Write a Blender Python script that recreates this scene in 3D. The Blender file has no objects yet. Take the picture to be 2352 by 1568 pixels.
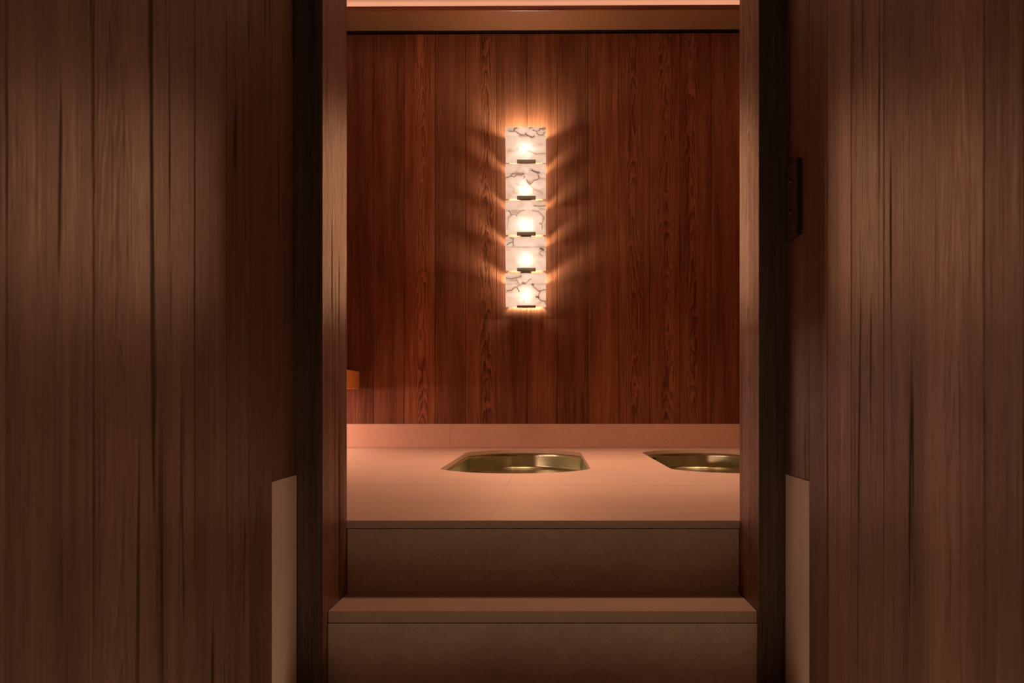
import bpy, bmesh, math, random
from mathutils import Vector, Matrix

random.seed(7)
SC = bpy.context.scene
COL = SC.collection

# ------------------------------------------------------------------ camera
EYE = 0.66            # eye height above the corridor floor
F = 2600.0            # focal length in pixels of the 2352 px wide frame
CX, CY = 1262.0, 920.0   # vanishing point of the corridor in the frame
cam_d = bpy.data.cameras.new('camera')
cam = bpy.data.objects.new('camera', cam_d)
COL.objects.link(cam)
cam.location = (0, 0, EYE)
cam.rotation_euler = (math.pi / 2, 0, 0)
cam_d.sensor_width = 36.0
cam_d.lens = F / 2352.0 * 36.0
cam_d.shift_x = -(CX - 1176.0) / 2352.0
cam_d.shift_y = (CY - 784.0) / 2352.0
cam_d.clip_start = 0.05
cam_d.dof.use_dof = True
cam_d.dof.focus_distance = 3.4
cam_d.dof.aperture_fstop = 8.0
SC.camera = cam

# ------------------------------------------------------------------ world, exposure
W = bpy.data.worlds.new('world')
SC.world = W
W.use_nodes = True
W.node_tree.nodes['Background'].inputs[0].default_value = (0.6, 0.5, 0.42, 1)
W.node_tree.nodes['Background'].inputs[1].default_value = 0.0
SC.view_settings.view_transform = 'Standard'
SC.view_settings.look = 'None'
SC.view_settings.exposure = 0.0
SC.view_settings.gamma = 1.0
SC.view_settings.use_curve_mapping = False
SC.cycles.use_denoising = True
SC.cycles.max_bounces = 10
SC.cycles.diffuse_bounces = 6
SC.cycles.glossy_bounces = 5
SC.cycles.sample_clamp_indirect = 4.0

# light levels of the lamps, added ones included
BULB_W = 30.0          # each bulb behind the alabaster
SHADE_EMIT = 0.56     # glow of the backlit alabaster itself
COVE_W = 22.0          # each ceiling cove strip
DOWN_W = 162.0         # each added, unseen downlight in the bathing room
BENCH_W = 15.0         # strip below the bench
THROW_W = 2.5         # added lamp in front of each alabaster panel, lighting doorway and corridor
FLOOR_W = 6.3         # added, unseen strip of light in the corridor floor
HALL_W = 2.5          # added, unseen downlight in the corridor
C_BULB = (1.0, 0.89, 0.76)
C_THROW = (1.0, 0.41, 0.19)
C_COVE = (1.0, 0.53, 0.34)
C_DOWN = (1.0, 0.56, 0.36)
C_HALL = (1.0, 0.70, 0.47)


def add_light(name, kind, loc, rot, energy, color, parent=None, size=0.1, size_y=None, spot=None, blend=0.5):
    d = bpy.data.lights.new(name, kind)
    d.energy = energy
    d.color = color
    if kind == 'AREA':
        if size_y is None:
            d.shape = 'DISK'
            d.size = size
        else:
            d.shape = 'RECTANGLE'
            d.size = size
            d.size_y = size_y
    else:
        d.shadow_soft_size = size
    if kind == 'SPOT':
        d.spot_size = spot
        d.spot_blend = blend
    o = bpy.data.objects.new(name, d)
    COL.objects.link(o)
    o.location = loc
    o.rotation_euler = rot
    if parent is not None:
        o.parent = parent
        o.matrix_parent_inverse = Matrix.Translation(-Vector(parent.location))
    return o


# ------------------------------------------------------------------ tagging helpers
def tag(o, label=None, cat=None, group=None, kind=None):
    if label:
        o['label'] = label
    if cat:
        o['category'] = cat
    if group:
        o['group'] = group
    if kind:
        o['kind'] = kind
    return o


def thing(name, label, cat, loc=(0, 0, 0), kind=None):
    o = bpy.data.objects.new(name, None)
    COL.objects.link(o)
    o.location = loc
    o.empty_display_size = 0.1
    return tag(o, label, cat, None, kind)


def finish(name, bm, mats, parent=None, smooth=False, label=None):
    me = bpy.data.meshes.new(name)
    bm.normal_update()
    bm.to_mesh(me)
    bm.free()
    for m in (mats if isinstance(mats, (list, tuple)) else [mats]):
        me.materials.append(m)
    if smooth:
        for p in me.polygons:
            p.use_smooth = True
    o = bpy.data.objects.new(name, me)
    COL.objects.link(o)
    if parent is not None:
        o.parent = parent
        o.matrix_parent_inverse = Matrix.Translation(-Vector(parent.location))
    if label:
        o['label'] = label
    return o


# ------------------------------------------------------------------ node helper
class NT:
    def __init__(self, name):
        self.m = bpy.data.materials.new(name)
        self.m.use_nodes = True
        self.t = self.m.node_tree
        self.t.nodes.clear()

    def n(self, typ, ins=None, **props):
        nd = self.t.nodes.new(typ)
        for k, v in props.items():
            setattr(nd, k, v)
        for k, v in (ins or {}).items():
            self.set(nd.inputs[k], v)
        return nd

    def set(self, sock, v):
        if isinstance(v, bpy.types.NodeSocket):
            self.t.links.new(v, sock)
        elif isinstance(v, bpy.types.Node):
            self.t.links.new(v.outputs[0], sock)
        else:
            if isinstance(v, (tuple, list)) and len(v) == 3 and len(sock.default_value) == 4:
                v = (*v, 1)
            sock.default_value = v

    def math(self, op, a, b=0.0, c=None, clamp=False):
        ins = {0: a, 1: b}
        if c is not None:
            ins[2] = c
        return self.n('ShaderNodeMath', ins, operation=op, use_clamp=clamp).outputs[0]

    def vec(self, x=0.0, y=0.0, z=0.0):
        return self.n('ShaderNodeCombineXYZ', {0: x, 1: y, 2: z}).outputs[0]

    def noise(self, v, scale=1.0, detail=2.0, rough=0.5, dist=0.0):
        return self.n('ShaderNodeTexNoise', {'Vector': v, 'Scale': scale, 'Detail': detail,
                                             'Roughness': rough, 'Distortion': dist}).outputs[0]

    def step(self, x, lo, hi):
        return self.n('ShaderNodeMapRange', {0: x, 1: lo, 2: hi, 3: 0.0, 4: 1.0},
                      interpolation_type='SMOOTHSTEP').outputs[0]

    def mix(self, f, a, b, mode='MIX'):
        nd = self.t.nodes.new('ShaderNodeMix')
        nd.data_type = 'RGBA'
        nd.blend_type = mode
        self.set(nd.inputs[0], f)
        self.set(nd.inputs[6], a)
        self.set(nd.inputs[7], b)
        return nd.outputs[2]

    def principled(self, **kw):
        nd = self.t.nodes.new('ShaderNodeBsdfPrincipled')
        for k, v in kw.items():
            self.set(nd.inputs[k.replace('_', ' ')], v)
        return nd

    def out(self, s):
        o = self.t.nodes.new('ShaderNodeOutputMaterial')
        self.set(o.inputs['Surface'], s)
        return self.m


def wood(name, dark, light, streak=0.0, pore=0.5, ring=0.5, rough=0.42, bump=0.25, fib=130.0, tone_amt=1.0, spec=0.5):
    """Vertical-grain timber. UV: u metres across, v metres along the grain.
    'plank' attribute: r seed, g tone, b figure (0 straight .. 1 cathedral)."""
    N = NT(name)
    uv = N.n('ShaderNodeUVMap').outputs[0]
    s = N.n('ShaderNodeSeparateXYZ', {0: uv})
    u, v = s.outputs[0], s.outputs[1]
    a = N.n('ShaderNodeAttribute', attribute_name='plank')
    c = N.n('ShaderNodeSeparateColor', {0: a.outputs['Color']})
    seed, tone, fig = c.outputs[0], c.outputs[1], c.outputs[2]
    ou = N.math('ADD', u, N.math('MULTIPLY', seed, 37.1))
    ov = N.math('ADD', v, N.math('MULTIPLY', seed, 91.7))
    sz = N.math('MULTIPLY', seed, 13.0)
    warp = N.math('SUBTRACT', N.noise(N.vec(N.math('MULTIPLY', ou, 9.0), N.math('MULTIPLY', ov, 1.6), sz), 1, 2), 0.5)
    drift = N.math('SUBTRACT', N.noise(N.vec(sz, N.math('MULTIPLY', ov, 0.7), 0.0), 1, 1), 0.5)
    # cathedral figure: nested parabolas wandering along the board
    off = N.math('MULTIPLY_ADD', N.math('FRACT', N.math('MULTIPLY', seed, 7.77)), 0.08, 0.055)
    uc = N.math('SUBTRACT', N.math('SUBTRACT', u, off), N.math('MULTIPLY', drift, 0.05))
    f1 = N.math('MULTIPLY', N.math('MULTIPLY', uc, uc), 1100.0)
    f1 = N.math('ADD', f1, N.math('MULTIPLY', ov, 4.2))
    f1 = N.math('ADD', f1, N.math('MULTIPLY', warp, 9.0))
    ripple = N.math('SUBTRACT', N.noise(N.vec(N.math('MULTIPLY', ou, 40.0), N.math('MULTIPLY', ov, 11.0), sz), 1, 2), 0.5)
    f1 = N.math('ADD', f1, N.math('MULTIPLY', ripple, 1.6))
    # straight figure
    f2 = N.math('MULTIPLY_ADD', N.math('ADD', ou, N.math('MULTIPLY', drift, 0.03)), 170.0, N.math('MULTIPLY', warp, 7.0))
    def saw(f):
        w = N.math('FRACT', f)
        return N.math('MULTIPLY', w, N.step(w, 1.0, 0.82))
    g = N.mix(N.step(fig, 0.35, 0.65), saw(f2), saw(f1))
    g = N.n('ShaderNodeSeparateColor', {0: g}).outputs[0]
    fiber = N.noise(N.vec(N.math('MULTIPLY', ou, fib), N.math('MULTIPLY', ov, 3.0), sz), 1, 3, 0.6)
    broad = N.noise(N.vec(N.math('MULTIPLY', ou, 18.0), N.math('MULTIPLY', ov, 0.9), sz), 1, 3, 0.55)
    pores = N.noise(N.vec(N.math('MULTIPLY', ou, 420.0), N.math('MULTIPLY', ov, 14.0), sz), 1, 2)
    pores = N.math('MULTIPLY', N.step(pores, 0.56, 0.68), N.math('MULTIPLY_ADD', g, 0.7, 0.3))
    sn = N.noise(N.vec(N.math('MULTIPLY', ou, 34.0), N.math('MULTIPLY', ov, 1.15), N.math('ADD', sz, 5.0)), 1, 3, 0.5, 0.6)
    st = N.math('MULTIPLY', N.step(sn, 0.60, 0.70), streak)
    fac = N.math('MULTIPLY_ADD', N.math('SUBTRACT', fiber, 0.5), 1.3, 0.5)
    fac = N.math('ADD', fac, N.math('MULTIPLY', N.math('SUBTRACT', broad, 0.5), 1.1))
    fac = N.math('SUBTRACT', fac, N.math('MULTIPLY', g, ring))
    fac = N.math('ADD', fac, 0.15, clamp=True)
    col = N.mix(fac, dark, light)
    dk = N.math('ADD', N.math('MULTIPLY', pores, pore), st, clamp=True)
    col = N.mix(dk, col, tuple(x * 0.25 for x in dark))
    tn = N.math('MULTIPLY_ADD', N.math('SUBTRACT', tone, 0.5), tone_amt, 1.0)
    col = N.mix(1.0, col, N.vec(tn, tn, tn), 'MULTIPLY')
    h = N.math('SUBTRACT', fac, N.math('MULTIPLY', dk, 1.2))
    bp = N.n('ShaderNodeBump', {'Height': h, 'Strength': bump, 'Distance': 0.002})
    rg = N.math('MULTIPLY_ADD', dk, 0.25, rough)
    sp = N.math('MULTIPLY', N.math('MULTIPLY_ADD', fac, 1.1, 0.35), N.math('MULTIPLY_ADD', dk, -0.9, 1.0))
    p = N.principled(Base_Color=col, Roughness=rg, Normal=bp.outputs[0], Specular_IOR_Level=N.math('MULTIPLY', sp, spec, clamp=True))
    return N.out(p)


def stone(name, base, vary=0.12, grain=260.0, rough=0.6, bump=0.12, joints=()):
    """Honed sandstone. joints: ('x'|'y', position, from, to, half width) in world metres."""
    N = NT(name)
    co = N.n('ShaderNodeTexCoord').outputs['Object']
    s = N.n('ShaderNodeSeparateXYZ', {0: co})
    big = N.noise(co, 2.2, 4, 0.6, 0.5)
    lay = N.noise(N.vec(N.math('MULTIPLY', s.outputs[0], 1.2), N.math('MULTIPLY', s.outputs[1], 4.0),
                        N.math('MULTIPLY', s.outputs[2], 4.0)), 1.5, 5, 0.6, 0.8)
    fine = N.noise(co, grain, 2, 0.7)
    mid = N.noise(co, 38.0, 3, 0.6)
    f = N.math('MULTIPLY_ADD', N.math('SUBTRACT', big, 0.5), 0.9, 0.5)
    f = N.math('ADD', f, N.math('MULTIPLY', N.math('SUBTRACT', lay, 0.5), 0.6))
    f = N.math('ADD', f, N.math('MULTIPLY', N.math('SUBTRACT', fine, 0.5), 0.9))
    f = N.math('ADD', f, N.math('MULTIPLY', N.math('SUBTRACT', mid, 0.5), 0.5), clamp=True)
    lo = tuple(x * (1 - vary) for x in base)
    hi = tuple(min(1, x * (1 + vary)) for x in base)
    col = N.mix(f, lo, hi)
    vein = N.noise(co, 5.0, 4, 0.7, 1.5)
    vein = N.math('MULTIPLY', N.step(N.math('ABSOLUTE', N.math('SUBTRACT', vein, 0.5)), 0.012, 0.0), N.step(big, 0.52, 0.66))
    col = N.mix(N.math('MULTIPLY', vein, 0.25), col, tuple(x * 0.45 for x in base))
    h = N.math('ADD', N.math('MULTIPLY', fine, 1.0), N.math('MULTIPLY', mid, 0.5))
    for ax, pos, a0, a1, hw, op in joints:
        p = s.outputs[0 if ax == 'x' else 1]
        q = s.outputs[1 if ax == 'x' else 0]
        d = N.math('LESS_THAN', N.math('ABSOLUTE', N.math('SUBTRACT', p, pos)), hw)
        d = N.math('MULTIPLY', d, N.math('MULTIPLY', N.math('GREATER_THAN', q, a0), N.math('LESS_THAN', q, a1)))
        col = N.mix(N.math('MULTIPLY', d, op), col, tuple(x * 0.16 for x in base))
    bp = N.n('ShaderNodeBump', {'Height': h, 'Strength': bump, 'Distance': 0.002})
    return N.out(N.principled(Base_Color=col, Roughness=rough, Normal=bp.outputs[0]))


def plain(name, col, rough=0.5, metal=0.0, mottle=0.08, scale=30.0):
    N = NT(name)
    co = N.n('ShaderNodeTexCoord').outputs['Object']
    f = N.noise(co, scale, 3)
    c = N.mix(f, tuple(x * (1 - mottle) for x in col), tuple(min(1, x * (1 + mottle)) for x in col))
    return N.out(N.principled(Base_Color=c, Roughness=rough, Metallic=metal))


def glow(name, col, strength):
    N = NT(name)
    return N.out(N.n('ShaderNodeEmission', {0: col, 1: strength}))


M = {}
M['wood_room'] = wood('stained_oak', (0.085, 0.026, 0.009), (0.40, 0.145, 0.056), pore=0.5, ring=0.62,
                      rough=0.46, bump=0.25, fib=240.0, tone_amt=1.3, spec=0.4)
M['wood_hall'] = wood('brushed_elm', (0.095, 0.044, 0.025), (0.335, 0.175, 0.108), streak=0.85, pore=0.45, ring=0.35,
                      rough=0.42, bump=0.7, fib=230.0, tone_amt=1.0, spec=0.7)
M['wood_jamb'] = wood('brushed_elm_frame', (0.10, 0.042, 0.022), (0.46, 0.22, 0.125), streak=0.7, pore=0.75, ring=0.6,
                      rough=0.41, bump=0.7, fib=240.0, spec=0.7)
M['wood_casing'] = wood('dark_casing_wood', (0.050, 0.028, 0.017), (0.13, 0.080, 0.052), streak=0.3, pore=0.5, ring=0.4,
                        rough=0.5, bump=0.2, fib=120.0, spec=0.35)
M['wood_soffit'] = plain('satin_stained_soffit', (0.17, 0.062, 0.022), 0.34, mottle=0.05, scale=3.0)
M['wood_bench'] = wood('oiled_bench_timber', (0.72, 0.26, 0.06), (0.95, 0.45, 0.13), pore=0.3, ring=0.25, rough=0.42, bump=0.1, tone_amt=0.2)
STONE = (0.60, 0.44, 0.34)
M['stone_top'] = stone('honed_sandstone', STONE, 0.10, 160, 0.55, 0.05,
                       joints=[('y', 3.977, -9, 9, 0.0034, 0.7), ('x', -0.149, 3.977, 4.7, 0.0012, 0.45), ('x', -0.149, 2.0, 3.977, 0.0009, 0.3)])
M['stone_back'] = stone('honed_upstand_stone', (0.68, 0.45, 0.32), 0.16, 120, 0.55, 0.05, joints=[('x', -0.630, 0, 9, 0.0014, 0.5)])
M['stone_rough'] = stone('bush_hammered_sandstone', (0.64, 0.52, 0.40), 0.38, 330, 0.85, 0.55)
M['stone_tread'] = stone('honed_tread_stone', (0.56, 0.40, 0.29), 0.16, 240, 0.6, 0.15)
M['stone_wall'] = stone('pale_sandstone_panel', (0.80, 0.66, 0.53), 0.10, 140, 0.55, 0.06)
M['black'] = plain('black_shadow_gap', (0.004, 0.004, 0.005), 0.5)
M['plaster'] = plain('ceiling_plaster', (0.78, 0.60, 0.52), 0.8, mottle=0.03, scale=5.0)
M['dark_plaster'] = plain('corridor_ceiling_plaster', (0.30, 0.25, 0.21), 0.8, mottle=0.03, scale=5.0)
M['plate'] = plain('dark_bronze_plate', (0.012, 0.009, 0.008), 0.5)
M['bronze'] = plain('brushed_bronze', (0.20, 0.16, 0.125), 0.42, 0.8)
def frost_mat():
    N = NT('frosted_glass')
    co = N.n('ShaderNodeTexCoord').outputs['Object']
    c = N.mix(N.noise(co, 20.0, 2), (0.80, 0.76, 0.70), (0.90, 0.87, 0.82))
    a = N.n('ShaderNodeBsdfTranslucent', {0: c})
    b = N.n('ShaderNodeBsdfDiffuse', {0: c})
    return N.out(N.n('ShaderNodeMixShader', {0: 0.07, 1: b.outputs[0], 2: a.outputs[0]}).outputs[0])


M['frost'] = frost_mat()
M['led'] = glow('led_diffuser', (1.0, 0.6, 0.4), 3.0)


def steel_mat():
    N = NT('brushed_stainless_steel')
    co = N.n('ShaderNodeTexCoord').outputs['Object']
    s = N.n('ShaderNodeSeparateXYZ', {0: co})
    br = N.noise(N.vec(N.math('MULTIPLY', s.outputs[0], 6.0), N.math('MULTIPLY', s.outputs[1], 6.0),
                       N.math('MULTIPLY', s.outputs[2], 900.0)), 1, 2)
    bp = N.n('ShaderNodeBump', {'Height': br, 'Strength': 0.12, 'Distance': 0.001})
    c = N.mix(br, (0.58, 0.62, 0.40), (0.70, 0.75, 0.50))
    return N.out(N.principled(Base_Color=c, Metallic=1.0, Roughness=0.24, Normal=bp.outputs[0]))


M['steel'] = steel_mat()


def alabaster_mat():
    N = NT('veined_alabaster')
    a = N.n('ShaderNodeAttribute', attribute_name='vein').outputs['Color']
    co = N.n('ShaderNodeTexCoord').outputs['Object']
    cl = N.noise(co, 16.0, 4, 0.6, 1.0)
    cl2 = N.noise(co, 45.0, 3, 0.6, 0.5)
    body = N.mix(N.step(N.math('ADD', N.math('MULTIPLY', cl, 0.75), N.math('MULTIPLY', cl2, 0.25)), 0.36, 0.62),
                 (0.84, 0.70, 0.60), (1.0, 0.95, 0.88))
    col = N.mix(1.0, body, a, 'MULTIPLY')
    tr = N.n('ShaderNodeBsdfTranslucent', {0: col})
    gl = N.principled(Base_Color=col, Roughness=0.35)
    sh = N.n('ShaderNodeMixShader', {0: 0.0060, 1: gl.outputs[0], 2: tr.outputs[0]})
    em = N.n('ShaderNodeEmission', {0: N.mix(1.0, col, (1.0, 0.82, 0.68), 'MULTIPLY'), 1: SHADE_EMIT})
    return N.out(N.n('ShaderNodeAddShader', {0: sh.outputs[0], 1: em.outputs[0]}))


M['alabaster'] = alabaster_mat()


# ------------------------------------------------------------------ mesh helpers
def layers(bm):
    uv = bm.loops.layers.uv.get('UVMap') or bm.loops.layers.uv.new('UVMap')
    pk = bm.loops.layers.float_color.get('plank') or bm.loops.layers.float_color.new('plank')
    return uv, pk


def wood_face(bm, pts, uvs, pl, mi=0):
    uv, pk = layers(bm)
    f = bm.faces.new([bm.verts.new(p) for p in pts])
    f.material_index = mi
    for l, q in zip(f.loops, uvs):
        l[uv].uv = q
        l[pk] = (*pl, 1)
    return f


def box(bm, lo, hi, grain=2, pl=None, mi=0, bev=0.0, zslope=0.0):
    """Box with wood UVs (v along axis 'grain'); optional small bevel."""
    uv, pk = layers(bm)
    pl = pl or (random.random(), 0.5, random.random() * 0.3)
    x0, y0, z0 = lo
    x1, y1, z1 = hi
    vs = [bm.verts.new((x, y, z + zslope * x)) for z in (z0, z1) for y in (y0, y1) for x in (x0, x1)]
    q = [(0, 2, 3, 1), (4, 5, 7, 6), (0, 1, 5, 4), (2, 6, 7, 3), (0, 4, 6, 2), (1, 3, 7, 5)]
    fs = [bm.faces.new([vs[i] for i in f]) for f in q]
    if bev > 0:
        es = list({e for f in fs for e in f.edges})
        r = bmesh.ops.bevel(bm, geom=es, offset=bev, segments=2, profile=0.5, affect='EDGES', clamp_overlap=True)
        vv = set(r['verts']) | {v for v in vs if v.is_valid}
        fs = list({f for v in vv for f in v.link_faces})
    for f in fs:
        f.material_index = mi
        f.normal_update()
        n = f.normal
        k = max(range(3), key=lambda i: abs(n[i]))
        ax = [i for i in range(3) if i != k]
        g = grain if grain in ax else ax[1]
        w = ax[0] if ax[1] == g else ax[1]
        for l in f.loops:
            co = l.vert.co
            l[uv].uv = (co[w] - lo[w], co[g])
            l[pk] = (*pl, 1)
    return fs


def planks(bm, P, joints, z0f, z1f, th, tones, figs=None, gap=0.0009, ch=0.0018, proud=None):
    """Vertical boards. P(u, d) -> (x, y) with d the distance behind the face."""
    for i in range(len(joints) - 1):
        a, b = joints[i], joints[i + 1]
        pl = (random.random(), tones[i % len(tones)], (figs[i % len(figs)] if figs else random.random()))
        pd = proud[i] if proud else 0.0
        g = gap
        prof = [(a + g, th), (a + g, ch - pd), (a + g + ch, -pd), (b - g - ch, -pd), (b - g, ch - pd), (b - g, th)]
        for j in range(len(prof) - 1):
            (u0, d0), (u1, d1) = prof[j], prof[j + 1]
            x0, y0 = P(u0, d0)
            x1, y1 = P(u1, d1)
            za, zb = z0f(i), z1f(i)
            zt0 = zb(x0) if callable(zb) else zb
            zt1 = zb(x1) if callable(zb) else zb
            wood_face(bm, [(x0, y0, za), (x1, y1, za), (x1, y1, zt1), (x0, y0, zt0)],
                      [(u0 - a, za), (u1 - a, za), (u1 - a, zt1), (u0 - a, zt0)], pl)
        # ends
        for zz in (z0f(i), z1f(i)):
            pts, uvs = [], []
            for (uu, dd) in prof:
                x, y = P(uu, dd)
                pts.append((x, y, zz(x) if callable(zz) else zz))
                uvs.append((uu - a, dd))
            wood_face(bm, pts, uvs, pl)


def X(px, d):
    return (px - CX) * d / F


def Z(py, d):
    return EYE + (CY - py) * d / F


SL = 0.0045      # the ceiling line climbs very slightly to one side
Y_RISER = 2.82   # platform edge
Z_PLAT = EYE - 275 * Y_RISER / F
Z_STEP = EYE - 441 * Y_RISER / F
Y_STEP = 2.575
Y_WALL = 7.22    # face of the timber wall at the end of the bathing room
Z_CEIL = 3.155
RL, RR = -1.72, 2.45   # bathing room side walls
HL, HR = -0.56, 0.532  # corridor wall faces
JL, JR = -0.504, 0.473  # jamb faces of the opening
YJL, YJR = 2.51, 2.553  # front faces of the jambs
Y_BACK = -2.2    # corridor end behind the viewer
Z_HALL = 2.62
Z_FLOOR = -0.362   # corridor floor, two risers below the visible step

# ------------------------------------------------------------------ structure: bathing room
# back wall
bm = bmesh.new()
pitch = 0.1955
js = [X(999, Y_WALL) + pitch * k for k in range(-5, 17)]
js = [j for j in js if RL < j < RR]
js = [RL] + js + [RR]
t_b = []
for i in range(len(js) - 1):
    t_b.append(0.5 + random.uniform(-0.2, 0.2))
# named boards: the pale one left of the strong joint, dark ones at both ends
for i in range(len(js) - 1):
    c = (js[i] + js[i + 1]) / 2 * F / Y_WALL + CX
    if 928 < c < 999:
        t_b[i] = 0.74
    elif 860 < c < 928:
        t_b[i] = 0.46
    elif 999 < c < 1069:
        t_b[i] = 0.42
    elif 1350 < c < 1420:
        t_b[i] = 0.62
    elif 1420 < c < 1561:
        t_b[i] = 0.5
    elif 1561 < c < 1632:
        t_b[i] = 0.44
f_b = [random.choice((0.15, 0.9, 0.2, 0.8)) for _ in t_b]
planks(bm, lambda u, d: (u, Y_WALL + d), js, lambda i: 0.2, lambda i: (lambda x: 2.9985 + 0.0042 * x), 0.02, t_b, f_b, gap=0.0010, ch=0.0018)
box(bm, (RL, Y_WALL + 0.018, 0.2), (RR, Y_WALL + 0.12, 3.3), mi=1)
tag(finish('wall_back', bm, [M['wood_room'], M['black']]), 'red brown timber plank wall behind the alabaster wall light', 'wall', kind='structure')

# side walls and partition of the bathing room
for nm, xa, xb, face in (('wall_left', RL - 0.1, RL, 1), ('wall_right', RR, RR + 0.1, -1)):
    bm = bmesh.new()
    n = 22
    jj = [2.7 + (Y_WALL - 2.7) * k / n for k in range(n + 1)]
    xf = xb if face > 0 else xa
    planks(bm, lambda u, d: (xf - face * d, u), jj, lambda i: 0.2, lambda i: 3.15, 0.02, [0.5, 0.4, 0.6, 0.45])
    box(bm, (xa - (0 if face > 0 else -0.021), 2.7, 0.2), (xb - (0.021 if face > 0 else 0), Y_WALL, 3.3), mi=1)
    tag(finish(nm, bm, [M['wood_room'], M['black']]), 'timber plank side wall of the bathing room', 'wall', kind='structure')
bm = bmesh.new()
box(bm, (RL, 2.66, Z_FLOOR), (-0.705, Y_RISER - 0.001, 3.15))
box(bm, (0.685, 2.66, Z_FLOOR), (RR, Y_RISER - 0.001, 3.15))
box(bm, (-0.705, 2.66, 2.62), (0.685, Y_RISER - 0.001, 3.15))
tag(finish('wall_front', bm, M['wood_room']), 'partition wall around the opening', 'wall', kind='structure')

# ceiling and the cove board
bm = bmesh.new()
box(bm, (RL - 0.1, 2.66, Z_CEIL), (RR + 0.1, Y_WALL + 0.15, Z_CEIL + 0.1), zslope=SL)
tag(finish('ceiling', bm, M['plaster']), 'pink lit plaster ceiling above the cove board', 'ceiling', kind='structure')
Z_SOF = 3.0235
bm = bmesh.new()
box(bm, (RL, 6.864, Z_SOF), (RR, Y_WALL + 0.02, Z_SOF + 0.0300), grain=0, bev=0.002, zslope=SL)
sof = finish('trim_1', bm, M['wood_soffit'])
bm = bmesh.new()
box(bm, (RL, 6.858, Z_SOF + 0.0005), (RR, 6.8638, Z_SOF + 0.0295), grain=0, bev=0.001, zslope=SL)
finish('lightened_lip', bm, M['wood_room'], sof)  # front face of the board; the light on it is put in as lighter wood
tag(sof, 'brown cove board along the top of the timber back wall', 'trim', kind='structure')
bm = bmesh.new()
box(bm, (RL, Y_WALL + 0.002, 3.0065), (RR, Y_WALL + 0.017, 3.0225), zslope=SL)
tag(finish('trim_2', bm, M['black']), 'black shadow gap between cove board and back wall', 'trim', kind='structure')
# the same cove runs round the other walls, out of sight
bm = bmesh.new()
box(bm, (RL, 2.83, Z_SOF), (RL + 0.22, 6.857, Z_SOF + 0.03))
box(bm, (RR - 0.22, 2.83, Z_SOF), (RR, 6.857, Z_SOF + 0.03))
tag(finish('trim_3', bm, M['wood_soffit']), 'brown cove boards along the side walls', 'trim', kind='structure')

# light strip lying on the cove board
bm = bmesh.new()
box(bm, (RL + 0.05, 7.10, Z_SOF + 0.031), (RR - 0.05, 7.12, Z_SOF + 0.039), zslope=SL)
finish('light_strip', bm, M['led'], sof)
add_light('cove_light', 'AREA', ((RL + RR) / 2, 7.11, Z_SOF + 0.045 + SL * 0.35), (math.pi, 0, 0), COVE_W * 0.075, C_COVE, size=RR - RL - 0.1, size_y=0.02)
add_light('cove_light', 'AREA', (RL + 0.12, 4.9, Z_SOF + 0.045), (math.pi, 0, 0), COVE_W, C_COVE, size=0.02, size_y=3.8)
add_light('cove_light', 'AREA', (RR - 0.12, 4.9, Z_SOF + 0.055), (math.pi, 0, 0), COVE_W, C_COVE, size=0.02, size_y=3.8)

# added unseen downlights over the basins and the entry slab
for i, (x, y) in enumerate(((-0.149, 5.6), (0.86, 5.6), (0.3, 3.9))):
    add_light('added_room_downlight', 'SPOT', (x, y, Z_CEIL - 0.02), (0, 0, 0), DOWN_W, C_DOWN, size=0.22, spot=math.radians(86), blend=0.9)

# ------------------------------------------------------------------ platform, upstand, step
BX = (-0.149, 0.862)      # centre lines of the two basins
BY, BH, BHW = 5.74, 0.79, 0.330


def basin_outline(cx, off=0.0):
    pts = []
    hw = BHW + off
    n = 28
    def arc(sag, y, sgn, rev):
        r = []
        for k in range(n + 1):
            t = -1 + 2 * k / n
            if rev:
                t = -t
            r.append((cx + t * hw, y + sgn * ((sag) * (1 - abs(t) ** 2.6) + off)))
        return r
    a = arc(0.305, BY - BH, -1, False)
    b = arc(0.385, BY + BH, 1, True)
    for q in (a, b):
        pts += q
    # soften the four corners
    for _ in range(2):
        out = []
        m = len(pts)
        for k in range(m):
            p, c, nx = Vector(pts[k - 1]), Vector(pts[k]), Vector(pts[(k + 1) % m])
            if (c - p).length > 0.045 or (nx - c).length > 0.045:
                lp, ln = min(0.03, (c - p).length * 0.3), min(0.03, (nx - c).length * 0.3)
                out.append(tuple(c + (p - c).normalized() * lp))
                out.append(tuple(c + (nx - c).normalized() * ln))
            else:
                out.append(tuple(c))
        pts = out
    return pts


plat = thing('stone_platform', 'raised honed sandstone platform with two sunken steel basins', 'platform', (0, Y_RISER, Z_PLAT))
TH = 0.0215
bm = bmesh.new()
loops = [[(RL + 0.001, 3.977), (RR - 0.001, 3.977), (RR - 0.001, Y_WALL - 0.001), (RL + 0.001, Y_WALL - 0.001)]] + [basin_outline(c) for c in BX]
edges = []
for lp in loops:
    vs = [bm.verts.new((x, y, Z_PLAT)) for x, y in lp]
    edges += [bm.edges.new((vs[k], vs[(k + 1) % len(vs)])) for k in range(len(vs))]
r = bmesh.ops.triangle_fill(bm, use_beauty=True, use_dissolve=False, edges=edges, normal=(0, 0, 1))
for f in list(bm.faces):
    f.normal_update()
    if f.normal.z < 0:
        f.normal_flip()
ex = bmesh.ops.extrude_face_region(bm, geom=list(bm.faces), use_keep_orig=True)
for v in [g for g in ex['geom'] if isinstance(g, bmesh.types.BMVert)]:
    v.co.z -= TH
bmesh.ops.recalc_face_normals(bm, faces=list(bm.faces))
finish('basin_deck', bm, M['stone_top'], plat)
bm = bmesh.new()
YN = Y_RISER
ZN = Z_PLAT - 18.0 * Y_RISER / F
box(bm, (RL + 0.001, YN + 0.0, ZN), (RR - 0.001, 3.9768, Z_PLAT), bev=0.0012)
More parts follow.
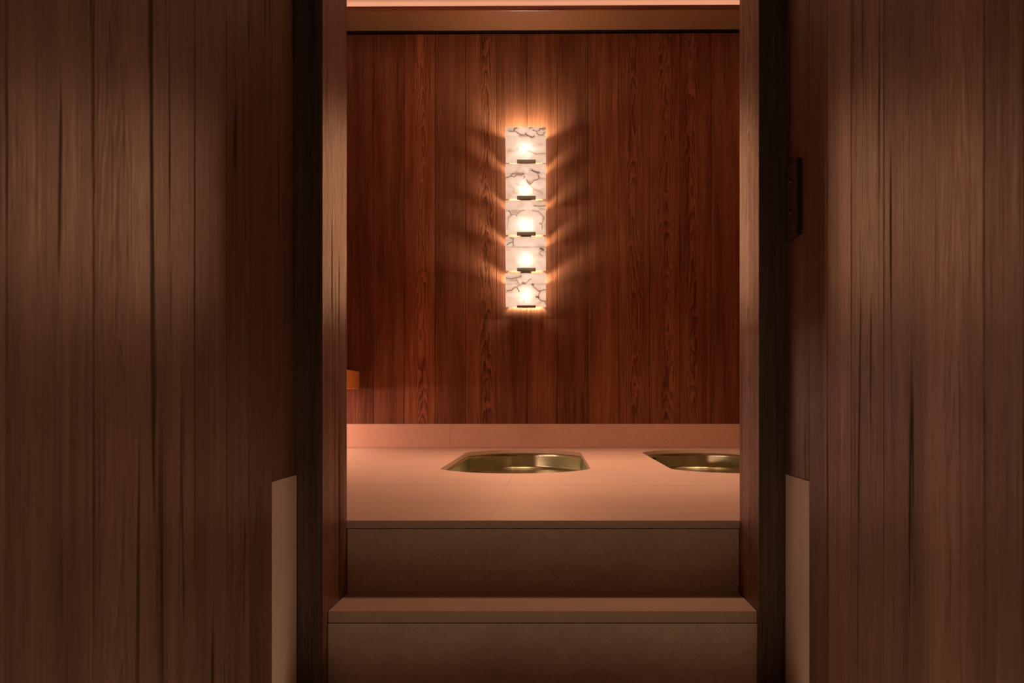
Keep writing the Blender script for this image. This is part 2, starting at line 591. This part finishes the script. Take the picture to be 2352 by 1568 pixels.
finish('entry_slab', bm, M['stone_top'], plat)
bm = bmesh.new()
box(bm, (JL + 0.0005, Y_RISER - 0.003, 0.0), (JR - 0.0005, Y_RISER + 0.03, ZN - 0.0008), bev=0.0015)
finish('riser', bm, M['stone_rough'], plat, label='dark rough-textured stone riser')

bm = bmesh.new()
Z_UP = Z(973.5, Y_WALL - 0.03)
box(bm, (RL, Y_WALL - 0.030, Z_PLAT + 0.0005), (RR, Y_WALL - 0.0005, Z_UP), bev=0.002)
tag(finish('baseboard_back', bm, M['stone_back']), 'low sandstone upstand along the foot of the timber wall', 'baseboard', kind='structure')

step = thing('stone_step', 'sandstone step with honed tread below the platform edge', 'step', (0, Y_STEP, Z_STEP))
bm = bmesh.new()
ZT = Z_STEP - 27.0 * Y_STEP / F
box(bm, (JL + 0.0005, Y_STEP, ZT), (JR - 0.0005, Y_RISER - 0.0035, Z_STEP), bev=0.0015)
finish('tread', bm, M['stone_tread'], step)
bm = bmesh.new()
box(bm, (JL + 0.0005, Y_STEP - 0.003, 0.0), (JR - 0.0005, Y_STEP + 0.03, ZT - 0.0008), bev=0.0015)
finish('riser', bm, M['stone_rough'], step, label='dark rough-textured stone riser')

# ------------------------------------------------------------------ basins
DEPTH = 0.116


def basin(cx, label, overflow):
    t = thing('steel_basin', label, 'basin', (cx, BY, Z_PLAT - DEPTH))
    bm = bmesh.new()
    prof = [(0.035, TH + 0.0006), (0.010, TH + 0.0006), (0.008, TH + 0.003), (0.007, TH + 0.02), (0.006, DEPTH - 0.016)]
    for k in range(1, 6):
        a = k / 5 * math.pi / 2
        prof.append((0.006 - 0.016 * (1 - math.cos(a)), DEPTH - 0.016 + 0.016 * math.sin(a)))
    prof.append((-0.12, DEPTH + 0.001))
    rings = []
    for off, dz in prof:
        rings.append([bm.verts.new((x, y, Z_PLAT - dz)) for x, y in basin_outline(cx, off)])
    m = min(len(r) for r in rings)
    for a, b in zip(rings, rings[1:]):
        for k in range(m):
            bm.faces.new((a[k], a[(k + 1) % m], b[(k + 1) % m], b[k]))
    bm.faces.new(rings[-1][:m])
    # outer skin so the bowl has a sheet thickness
    geom = list(bm.faces)
    bmesh.ops.recalc_face_normals(bm, faces=geom)
    o = finish('bowl', bm, M['steel'], t, smooth=True)
    if o.data.polygons[0].normal.z < 0:
        o.data.flip_normals()
    so = o.modifiers.new('sheet', 'SOLIDIFY')
    so.thickness = 0.0015
    so.offset = -1
    if overflow:
        tt = -0.71
        ox = cx + tt * BHW
        oy = BY + BH + 0.385 * (1 - abs(tt) ** 2.6) - 0.001
        slope = 0.385 * 2.6 * abs(tt) ** 1.6 / BHW
        nrm = Vector((slope, -1, 0)).normalized()   # into the bowl
        bm = bmesh.new()
        q = nrm.to_track_quat('Z', 'Y').to_matrix().to_4x4()
        q.translation = Vector((ox, oy, Z_PLAT - 0.052))
        pr = [(0.0, -0.004), (0.006, -0.004), (0.007, 0.004), (0.011, 0.004), (0.012, 0.001), (0.012, -0.006)]
        rr = []
        for rad, h in pr[1:]:
            rr.append([bm.verts.new(q @ Vector((rad * math.cos(k * math.tau / 24), rad * math.sin(k * math.tau / 24), h))) for k in range(24)])
        for a, b in zip(rr, rr[1:]):
            for k in range(24):
                bm.faces.new((a[k], a[(k + 1) % 24], b[(k + 1) % 24], b[k]))
        bm.faces.new(rr[0])
        bmesh.ops.recalc_face_normals(bm, faces=list(bm.faces))
        finish('overflow', bm, M['plate'], t, smooth=True, label='small dark round overflow')
    return t


basin(BX[0], 'sunken stainless steel basin below the alabaster wall light, seen whole', False)
basin(BX[1], 'sunken stainless steel basin cut off by the door frame, with a round overflow', True)

# ------------------------------------------------------------------ bench in the corner
YB1 = Y_WALL - 0.002
xb = X(826, Y_WALL)
bn = thing('wooden_bench', 'orange brown timber bench end in the corner above the lit stone', 'bench', (xb - 0.2, 6.0, Z_PLAT))
bm = bmesh.new()
box(bm, (RL + 0.001, 4.2, Z(893, Y_WALL)), (xb, YB1, Z(853, Y_WALL)), grain=1, bev=0.003, pl=(0.37, 0.5, 0.1))
finish('seat', bm, M['wood_bench'], bn)
bm = bmesh.new()
box(bm, (RL + 0.001, 4.25, Z_PLAT + 0.0005), (RL + 0.12, YB1 - 0.031, Z(893, Y_WALL) - 0.0005), grain=1)
finish('support', bm, M['wood_room'], bn)
bm = bmesh.new()
box(bm, (RL + 0.122, 4.25, Z(893, Y_WALL) - 0.012), (RL + 0.137, YB1 - 0.04, Z(893, Y_WALL) - 0.0005))
finish('light_strip', bm, M['led'], bn)
add_light('bench_light', 'AREA', (RL + 0.16, 5.75, Z(893, Y_WALL) - 0.016), (0, math.radians(-14), 0), BENCH_W, (1.0, 0.62, 0.50), bn, size=0.03, size_y=2.8)

# ------------------------------------------------------------------ alabaster wall light
SX0, SX1 = X(1160.8, 7.1), X(1253.8, 7.1)
SXC = (SX0 + SX1) / 2
TOPS = (291.7, 376.0, 460.2, 544.0, 627.6)
FOLDS = (312.7, 397.3, 481.5, 566.0, 651.3)
BOTS = (373.4, 456.2, 539.0, 621.3, 704.8)
HOTS = (334.0, 427.0, 508.0, 590.0, 668.0)
G_TOP, G_FOLD, G_BOT = 0.118, 0.124, 0.045


def seg_d(px, py, a, b):
    ax, ay = a
    bx, by = b
    dx, dy = bx - ax, by - ay
    L = dx * dx + dy * dy or 1e-9
    t = max(0.0, min(1.0, ((px - ax) * dx + (py - ay) * dy) / L))
    return math.hypot(px - ax - t * dx, py - ay - t * dy)


# veins and fold shade lines: (points in frame pixels, half width px, darkness); blobs: (x, y, rx, ry, darkness)
def zc(x0, y0, k, *pts):
    return [(x0 + x / k, y0 + y / k) for x, y in pts]


K = 12.06
A1 = lambda *p: zc(1140, 270, K, *p)
A2 = lambda *p: zc(1140, 370, K, *p)
A3 = lambda *p: zc(1080, 480, 5.6, *p)
A5 = lambda *p: zc(1140, 590, K, *p)
VEINS_AND_FOLD_SHADE = [
    [(A1((350, 370), (480, 382), (490, 340), (510, 302), (580, 285)), 1.2, 0.85),
     (A1((510, 362), (560, 395), (620, 440), (670, 470), (760, 478), (830, 465)), 0.9, 0.95),
     (A1((815, 445), (850, 488), (885, 503)), 1.7, 0.95),
     (A1((920, 290), (980, 265), (1000, 255)), 1.4, 0.9),
     (A1((1010, 345), (1060, 362), (1120, 382), (1190, 352), (1215, 312)), 0.8, 0.85),
     (A1((1200, 308), (1330, 320)), 1.2, 0.8), (A1((1290, 280), (1330, 258), (1360, 300)), 1.0, 0.8),
     (A1((1120, 400), (1140, 450), (1180, 485), (1290, 480), (1345, 395)), 1.0, 0.7),
     (A1((640, 497), (830, 500)), 1.6, 0.5), (A1((930, 520), (990, 545), (1050, 515)), 1.8, 0.7),
     (A1((330, 920), (480, 930), (600, 880)), 1.6, 0.25),
     (A1((860, 930), (940, 942), (1020, 980), (1130, 1012), (1200, 1000), (1360, 990)), 1.6, 0.42),
     (A1((780, 1060), (820, 980), (870, 950)), 1.5, 0.25), (A1((1000, 790), (1150, 740), (1300, 760)), 2.2, 0.14)],
    [(A2((400, 405), (440, 350), (560, 335), (740, 345)), 2.4, 0.55),
     (A2((270, 460), (400, 415), (500, 430), (560, 382), (620, 372), (690, 390)), 0.9, 0.85),
     (A2((690, 390), (760, 345)), 1.2, 0.8), (A2((770, 400), (785, 440), (755, 470)), 0.7, 0.9),
     (A2((850, 520), (920, 560), (985, 560)), 2.6, 0.35), (A2((890, 590), (940, 610)), 2.5, 0.6),
     (A2((830, 500), (880, 610), (920, 655), (990, 600), (1030, 540), (1180, 490), (1190, 470), (1150, 350)), 0.9, 0.75),
     (A2((1190, 470), (1370, 492)), 1.3, 0.4), (A2((980, 250), (1100, 305), (1190, 322)), 1.8, 0.8),
     (A2((1040, 275), (1190, 310)), 1.2, 0.7), (A2((560, 630), (720, 672), (805, 690)), 0.8, 0.4),
     (A2((370, 690), (460, 740), (500, 800), (450, 850), (560, 900)), 1.0, 0.3),
     (A2((1030, 775), (1180, 830), (1280, 885)), 2.2, 0.35), (A2((930, 665), (1020, 750)), 0.7, 0.5),
     (A2((1030, 760), (1035, 910)), 0.9, 0.3), (A2((360, 930), (500, 960)), 2.0, 0.15)],
    [(A3((490, 15), (520, 45), (525, 72)), 0.9, 0.8), (A3((540, 40), (600, 45)), 3.0, 0.3),
     (A3((495, 115), (540, 72), (580, 65), (600, 97), (606, 60), (640, 25), (700, 15)), 0.8, 0.6),
     (A3((800, 20), (880, 32), (920, 70), (950, 105), (935, 130)), 0.9, 0.6),
     (A3((950, 110), (930, 182), (890, 182), (925, 200), (925, 255)), 0.9, 0.6),
     (A3((490, 120), (488, 180), (474, 200), (480, 260)), 0.9, 0.45), (A3((970, 60), (975, 300)), 2.0, 0.2),
     ([(1238.7, 460.8), (1254, 461.2)], 1.3, 0.6), ([(1227, 472.2), (1243.6, 473.4), (1254, 472)], 1.1, 0.65),
     ([(1240, 479), (1254, 481)], 1.2, 0.4), ([(1163, 484), (1190, 483)], 1.5, 0.3)],
    [(A3((470, 462), (500, 437), (550, 422), (556, 382), (512, 368)), 0.9, 0.8), (A3((550, 422), (556, 474)), 0.9, 0.7),
     (A3((470, 400), (540, 400)), 3.0, 0.25), (A3((905, 505), (930, 515), (940, 525)), 2.4, 0.8),
     (A3((915, 535), (885, 570), (930, 605)), 1.0, 0.45), (A3((925, 535), (965, 545), (985, 550)), 1.0, 0.4),
     (A3((870, 480), (985, 490)), 1.2, 0.4), (A3((480, 486), (980, 488)), 0.9, 0.35),  # the long stroke is the fold's shade line, drawn like a vein
     (A3((500, 650), (640, 640)), 2.0, 0.1)],
    [(A5((280, 590), (400, 600), (520, 582), (640, 552), (690, 545)), 1.4, 0.6), (A5((660, 542), (682, 500)), 0.8, 0.8),
     (A5((400, 640), (540, 640)), 3.4, 0.35), (A5((430, 600), (540, 575)), 1.6, 0.5),
     (A5((560, 600), (590, 680), (622, 725)), 0.7, 0.7),
     (A5((700, 725), (790, 742), (850, 700), (900, 632), (960, 610)), 0.9, 0.75), (A5((740, 715), (790, 740)), 1.7, 0.8),
     (A5((290, 940), (420, 920), (470, 870), (530, 832), (580, 842), (610, 910), (635, 965)), 0.9, 0.85),
     (A5((590, 800), (700, 762), (800, 742)), 0.8, 0.6), (A5((280, 745), (1370, 745)), 0.8, 0.35),  # level stroke: shade along the fold, painted in
     (A5((980, 750), (1050, 840), (1120, 900), (1190, 950), (1330, 905), (1375, 915)), 0.9, 0.75),
     (A5((1000, 752), (1030, 765)), 2.0, 0.9), (A5((1200, 950), (1170, 1070), (1140, 1110), (1090, 1110)), 0.9, 0.9),
     (A5((1120, 1105), (1170, 1112)), 2.4, 0.95), (A5((1195, 950), (1212, 952)), 1.6, 0.9),
     (A5((1160, 1130), (1250, 1215), (1360, 1220), (1362, 1290)), 0.9, 0.8), (A5((1250, 1215), (1200, 1285)), 0.7, 0.4),
     (A5((820, 1140), (770, 1190), (750, 1262)), 0.8, 0.4)],
]

fix = thing('wall_light', 'tall backlit alabaster wall light of five stacked veined panels', 'wall light',
            (SXC, Y_WALL, Z(BOTS[4], 7.17)))
bm = bmesh.new()
box(bm, (SXC - 0.03, Y_WALL - 0.008, Z(BOTS[4], 7.17) + 0.05), (SXC + 0.03, Y_WALL - 0.0005, Z(TOPS[0], 7.1) - 0.03), bev=0.001)
finish('back_plate', bm, M['bronze'], fix)

for k in range(5):
    yt, yf, yb = Y_WALL - G_TOP, Y_WALL - G_FOLD, Y_WALL - G_BOT
    zt, zf, zb = Z(TOPS[k], yt), Z(FOLDS[k], yf), Z(BOTS[k], yb)
    # alabaster panel: a folded sheet, vertical strip above a face leaning in to the wall
    NX, N1, N2 = 96, 24, 70
    rows = [(yt + (yf - yt) * i / N1, zt + (zf - zt) * i / N1) for i in range(N1)] + \
           [(yf + (yb - yf) * i / N2, zf + (zb - zf) * i / N2) for i in range(N2 + 1)]
    bm = bmesh.new()
    vl = bm.loops.layers.float_color.new('vein')
    grid = []
    vcol = {}
    for (y, z) in rows:
        row = []
        for i in range(NX + 1):
            x = SX0 + (SX1 - SX0) * i / NX
            v = bm.verts.new((x, y, z))
            px, py = CX + x * F / y, CY - (z - EYE) * F / y
            dk = 0.0
            for pts, w, dark in VEINS_AND_FOLD_SHADE[k]:
                if not (min(p[0] for p in pts) - 8 < px < max(p[0] for p in pts) + 8 and
                        min(p[1] for p in pts) - 8 < py < max(p[1] for p in pts) + 8):
                    continue
                wob = 0.35 * math.sin(px * 1.9 + py * 0.7) + 0.3 * math.sin(py * 2.3 - px * 0.9 + k)
                d = min(seg_d(px, py, pts[j], pts[j + 1]) for j in range(len(pts) - 1)) + wob
                core = math.exp(-max(0.0, d / (w * 1.2)) ** 2 * 0.9)
                halo = 0.28 * math.exp(-(max(0.0, d) / (w * 3.2)) ** 2)
                dk = max(dk, min(1.0, dark * 1.3) * max(core, halo))
            dk = max(dk, 0.22 * math.exp(-((py - FOLDS[k]) / 1.1) ** 2))  # shade line along the fold, painted into the vein colour
            dk = min(1.0, dk)
            vcol[v] = (1 - 0.88 * dk, 1 - 0.95 * dk, 1 - 0.985 * dk, 1) if dk > 0 else (1, 1, 1, 1)
            row.append(v)
        grid.append(row)
    for a, b in zip(grid, grid[1:]):
        for i in range(NX):
            bm.faces.new((a[i], b[i], b[i + 1], a[i + 1]))
    # edges of the slab, 9 mm thick, returning towards the wall
    rim = [grid[0][i] for i in range(NX + 1)] + [g[-1] for g in grid[1:]] + [grid[-1][i] for i in range(NX - 1, -1, -1)] + [g[0] for g in grid[-2:0:-1]]
    back = []
    for v in rim:
        w = bm.verts.new(v.co + Vector((0, 0.009, 0)))
        vcol[w] = vcol[v]
        back.append(w)
    for i in range(len(rim)):
        j = (i + 1) % len(rim)
        bm.faces.new((rim[i], rim[j], back[j], back[i]))
    for f in bm.faces:
        for l in f.loops:
            l[vl] = vcol[l.vert]
    bmesh.ops.recalc_face_normals(bm, faces=list(bm.faces))
    sh = finish('shade', bm, M['alabaster'], fix)
    # added frosted baffles shape the side light, closed below the fold and open above
    for sx in (SX0 + 0.022, SX1 - 0.024):
        bm = bmesh.new()
        p = [(Y_WALL - 0.0005, zb + 0.004), (yb + 0.012, zb + 0.004), (yf + 0.014, zf + 0.004), (Y_WALL - 0.0005, zf + 0.004)]
        a = [bm.verts.new((sx, y, z)) for y, z in p]
        b = [bm.verts.new((sx + 0.002, y, z)) for y, z in p]
        bm.faces.new(a)
        for i in range(4):
            bm.faces.new((a[i], b[i], b[(i + 1) % 4], a[(i + 1) % 4]))
        bmesh.ops.recalc_face_normals(bm, faces=list(bm.faces))
        finish('side_baffle', bm, M['frost'], fix)
    add_light('added_throw_light', 'AREA', (SXC, Y_WALL - G_FOLD - 0.004, (zt + zb) / 2), (-math.pi / 2, 0, 0), THROW_W, C_THROW, fix,  # added lamp before the panel, strengthening its light into the room
              size=(SX1 - SX0) * 0.95, size_y=(zt - zb) * 0.95)
    # added baffle stops upward light from the lower panels; the topmost one is open
    if k > 0:
        bm = bmesh.new()
        box(bm, (SX0 + 0.003, yt + 0.0095, zt - 0.010), (SX1 - 0.003, Y_WALL - 0.009, zt - 0.008))
        finish('head_baffle', bm, M['bronze'], fix)
    # added baffle stops downward light, a slit left open along the wall
    bm = bmesh.new()
    box(bm, (SX0 + 0.0245, yb + 0.010, zb + 0.006), (SX1 - 0.0245, Y_WALL - (0.009 if k < 4 else 0.012), zb + 0.008))
    finish('foot_baffle', bm, M['bronze'], fix)
    # clip holding the lower edge: front lip and an arm back to the wall
    bm = bmesh.new()
    cx0, cx1 = X(1187.6, yb), X(1230.6, yb)
    lip = 0.0165 if k < 4 else 0.0095
    dip = 0.003 if k < 4 else 0.006
    tilt = (G_FOLD - G_BOT) / (zf - zb)
    a = [(cx0, yb - 0.004, zb - dip), (cx1, yb - 0.004, zb - dip), (cx1, yb - 0.004 - tilt * lip, zb + lip), (cx0, yb - 0.004 - tilt * lip, zb + lip)]
    va = [bm.verts.new(p) for p in a]
    vb = [bm.verts.new((p[0], p[1] + 0.003, p[2])) for p in a]
    bm.faces.new(va)
    bm.faces.new(vb[::-1])
    for i in range(4):
        bm.faces.new((va[i], vb[i], vb[(i + 1) % 4], va[(i + 1) % 4]))
    box(bm, (cx0, yb - 0.0009, zb - 0.0025), (cx1, Y_WALL - (0.009 if k < 4 else 0.020), zb - 0.0005))
    bmesh.ops.recalc_face_normals(bm, faces=list(bm.faces))
    finish('clip', bm, M['bronze'], sh, label='dark bronze clip')
    # bulb on the back plate
    hz = Z(HOTS[k], Y_WALL - 0.09)
    bm = bmesh.new()
    bmesh.ops.create_cone(bm, cap_ends=True, segments=20, radius1=0.012, radius2=0.010, depth=0.014,
                          matrix=Matrix.Translation((SXC, Y_WALL - 0.016, hz)) @ Matrix.Rotation(math.pi / 2, 4, 'X'))
    finish('bulb_holder', bm, M['bronze'], fix)
    add_light('alabaster_bulb', 'POINT', (SXC, Y_WALL - 0.046, hz), (0, 0, 0), BULB_W, C_BULB, fix, size=0.030)

# ------------------------------------------------------------------ door opening
dr = thing('door_1', 'brown timber lined opening at the head of the steps', 'doorway', (0, 2.6, Z_FLOOR), kind='structure')
bm = bmesh.new()
box(bm, (-0.70, YJL + 0.006, Z_FLOOR), (JL, Y_RISER - 0.0035, 2.60), bev=0.0015, pl=(0.21, 0.55, 0.2))
finish('jamb', bm, M['wood_jamb'], dr)
bm = bmesh.new()
box(bm, (JR, YJR + 0.006, Z_FLOOR), (0.68, Y_RISER - 0.0035, 2.60), bev=0.0015, pl=(0.63, 0.55, 0.8))
finish('jamb', bm, M['wood_jamb'], dr)

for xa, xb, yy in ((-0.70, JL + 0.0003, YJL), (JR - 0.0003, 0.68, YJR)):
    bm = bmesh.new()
    box(bm, (xa, yy, Z_FLOOR), (xb, yy + 0.006, 2.60), bev=0.001)  # thin board over the jamb front, darker than the jamb
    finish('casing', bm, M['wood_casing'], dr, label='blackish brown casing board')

# ------------------------------------------------------------------ corridor
D = lambda px, x: x * F / (px - CX)
PR = 0.04    # the boards nearest the viewer stand proud of the rest


def hall_wall(name, x, sgn, px_far, px_near, px_skirt, yend, tones, figs, skz, label):
    """sgn +1: wall on the left facing +x.  px_far / px_near: board joints in frame pixels."""
    xn = x + sgn * PR
    near = [Y_BACK, -1.8, -1.4, -1.0, -0.6, -0.2, 0.15, 0.45, 0.7, 0.9] + [D(p, xn) for p in px_near]
    far = [near[-1] + 0.0005] + [D(p, x) for p in px_far] + [yend]
    bm = bmesh.new()
    tn = [0.5] * 9 + [tones[p] for p in (['edge'] + list(px_near))]
    fn = [0.2] * 9 + [figs.get(p, 0.2) for p in (['edge'] + list(px_near))]
    planks(bm, lambda u, d: (xn - sgn * d, u), near, lambda i: Z_FLOOR, lambda i: Z_HALL, 0.06, tn, fn, gap=0.0007, ch=0.0014)
    tf = [tones[p] for p in ([px_near[-1]] + list(px_far))]
    tf[0] = tones['first']
    ff = [figs.get('first', 0.2)] + [figs.get(p, 0.2) for p in px_far]
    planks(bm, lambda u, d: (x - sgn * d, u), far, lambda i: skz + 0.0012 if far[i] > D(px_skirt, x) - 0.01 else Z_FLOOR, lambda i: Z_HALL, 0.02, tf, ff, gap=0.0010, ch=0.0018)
    xa, xb = sorted((x - sgn * 0.10, x - sgn * 0.019))
    box(bm, (xa, Y_BACK, Z_FLOOR), (xb, yend, Z_HALL), mi=1)
    tag(finish(name, bm, [M['wood_hall'], M['black']]), label, 'wall', kind='structure')


Z_SKL = Z(1106, D(625, HL))
Z_SKR = Z(1104.6, D(1858, HR))
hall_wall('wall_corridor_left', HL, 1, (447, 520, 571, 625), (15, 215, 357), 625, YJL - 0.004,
          {'edge': 0.42, 15: 0.40, 215: 0.50, 357: 0.5, 'first': 0.34, 447: 0.38, 520: 0.24, 571: 0.20, 625: 0.24},  # shade beside the jamb and on the far boards is put into low tones
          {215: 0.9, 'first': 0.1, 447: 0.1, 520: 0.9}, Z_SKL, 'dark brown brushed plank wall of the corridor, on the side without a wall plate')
bm = bmesh.new()
box(bm, (HL - 0.018, D(625, HL) + 0.0008, Z_FLOOR), (HL + 0.0005, YJL - 0.005, Z_SKL), bev=0.0008)
tag(finish('baseboard_left', bm, M['stone_wall']), 'pale stone panel at the foot of the plank wall opposite the dark wall plate', 'baseboard', kind='structure')

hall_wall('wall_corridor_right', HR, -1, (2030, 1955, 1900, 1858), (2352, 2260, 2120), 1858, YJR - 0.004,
          {'edge': 0.5, 2352: 0.46, 2260: 0.76, 2120: 0.5, 'first': 0.34, 2030: 0.40, 1955: 0.66, 1900: 0.28, 1858: 0.24},  # low tones of the far boards carry the shadow next to the jamb
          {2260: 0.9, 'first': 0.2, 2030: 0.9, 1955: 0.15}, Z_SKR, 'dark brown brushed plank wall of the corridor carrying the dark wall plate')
bm = bmesh.new()
box(bm, (HR - 0.0005, D(1858, HR) + 0.0008, Z_FLOOR), (HR + 0.018, YJR - 0.005, Z_SKR), bev=0.0008)
tag(finish('baseboard_right', bm, M['stone_wall']), 'pale stone panel at the foot of the plank wall below the dark wall plate', 'baseboard', kind='structure')

bm = bmesh.new()
box(bm, (-0.8, Y_BACK - 0.1, Z_FLOOR - 0.1), (0.75, Y_RISER + 0.05, Z_FLOOR))
box(bm, (JL + 0.0005, 2.34, Z_FLOOR), (JR - 0.0005, Y_RISER + 0.05, -0.0005))  # unseen lower step, added for the shading of the risers
tag(finish('floor', bm, M['stone_tread']), 'stone floor of the corridor with an added unseen lower step', 'floor', kind='structure')
bm = bmesh.new()
box(bm, (-0.8, Y_BACK - 0.1, Z_HALL), (0.75, 2.66, Z_HALL + 0.1))
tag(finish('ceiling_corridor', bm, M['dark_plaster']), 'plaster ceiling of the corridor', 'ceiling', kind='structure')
bm = bmesh.new()
box(bm, (-0.8, Y_BACK - 0.1, Z_FLOOR), (0.75, Y_BACK, Z_HALL))
tag(finish('wall_corridor_end', bm, M['wood_hall']), 'wall closing the corridor behind the viewer', 'wall', kind='structure')

# added unseen lamps: strip in the corridor floor, downlight behind the viewer
add_light('added_floor_light', 'AREA', (0.0, 1.0, Z_FLOOR + 0.004), (math.pi, 0, 0), FLOOR_W, C_HALL, size=0.06, size_y=2.4)
add_light('added_hall_light', 'AREA', (0.0, -0.5, Z_HALL - 0.01), (0, 0, 0), HALL_W, C_HALL, size=0.25)

# ------------------------------------------------------------------ dark plate with two knobs
y0, y1 = D(1842, HR), D(1813.5, HR)
zt, zb = Z(362, y0), Z(538, y0)
wp = thing('wall_plate', 'dark upright wall plate with two small knobs on the plank wall', 'wall plate', (HR, (y0 + y1) / 2, zb))
bm = bmesh.new()
box(bm, (HR - 0.0105, y0, zb), (HR - 0.0005, y1, zt), bev=0.0012)
finish('plate', bm, M['plate'], wp)
for py in (416, 487):
    yk = (y0 + y1) / 2
    bm = bmesh.new()
    bmesh.ops.create_cone(bm, cap_ends=True, segments=24, radius1=0.0085, radius2=0.007, depth=0.006,
                          matrix=Matrix.Translation((HR - 0.0135, yk, Z(py, yk))) @ Matrix.Rotation(-math.pi / 2, 4, 'Y'))
    finish('knob', bm, M['plate'], wp)
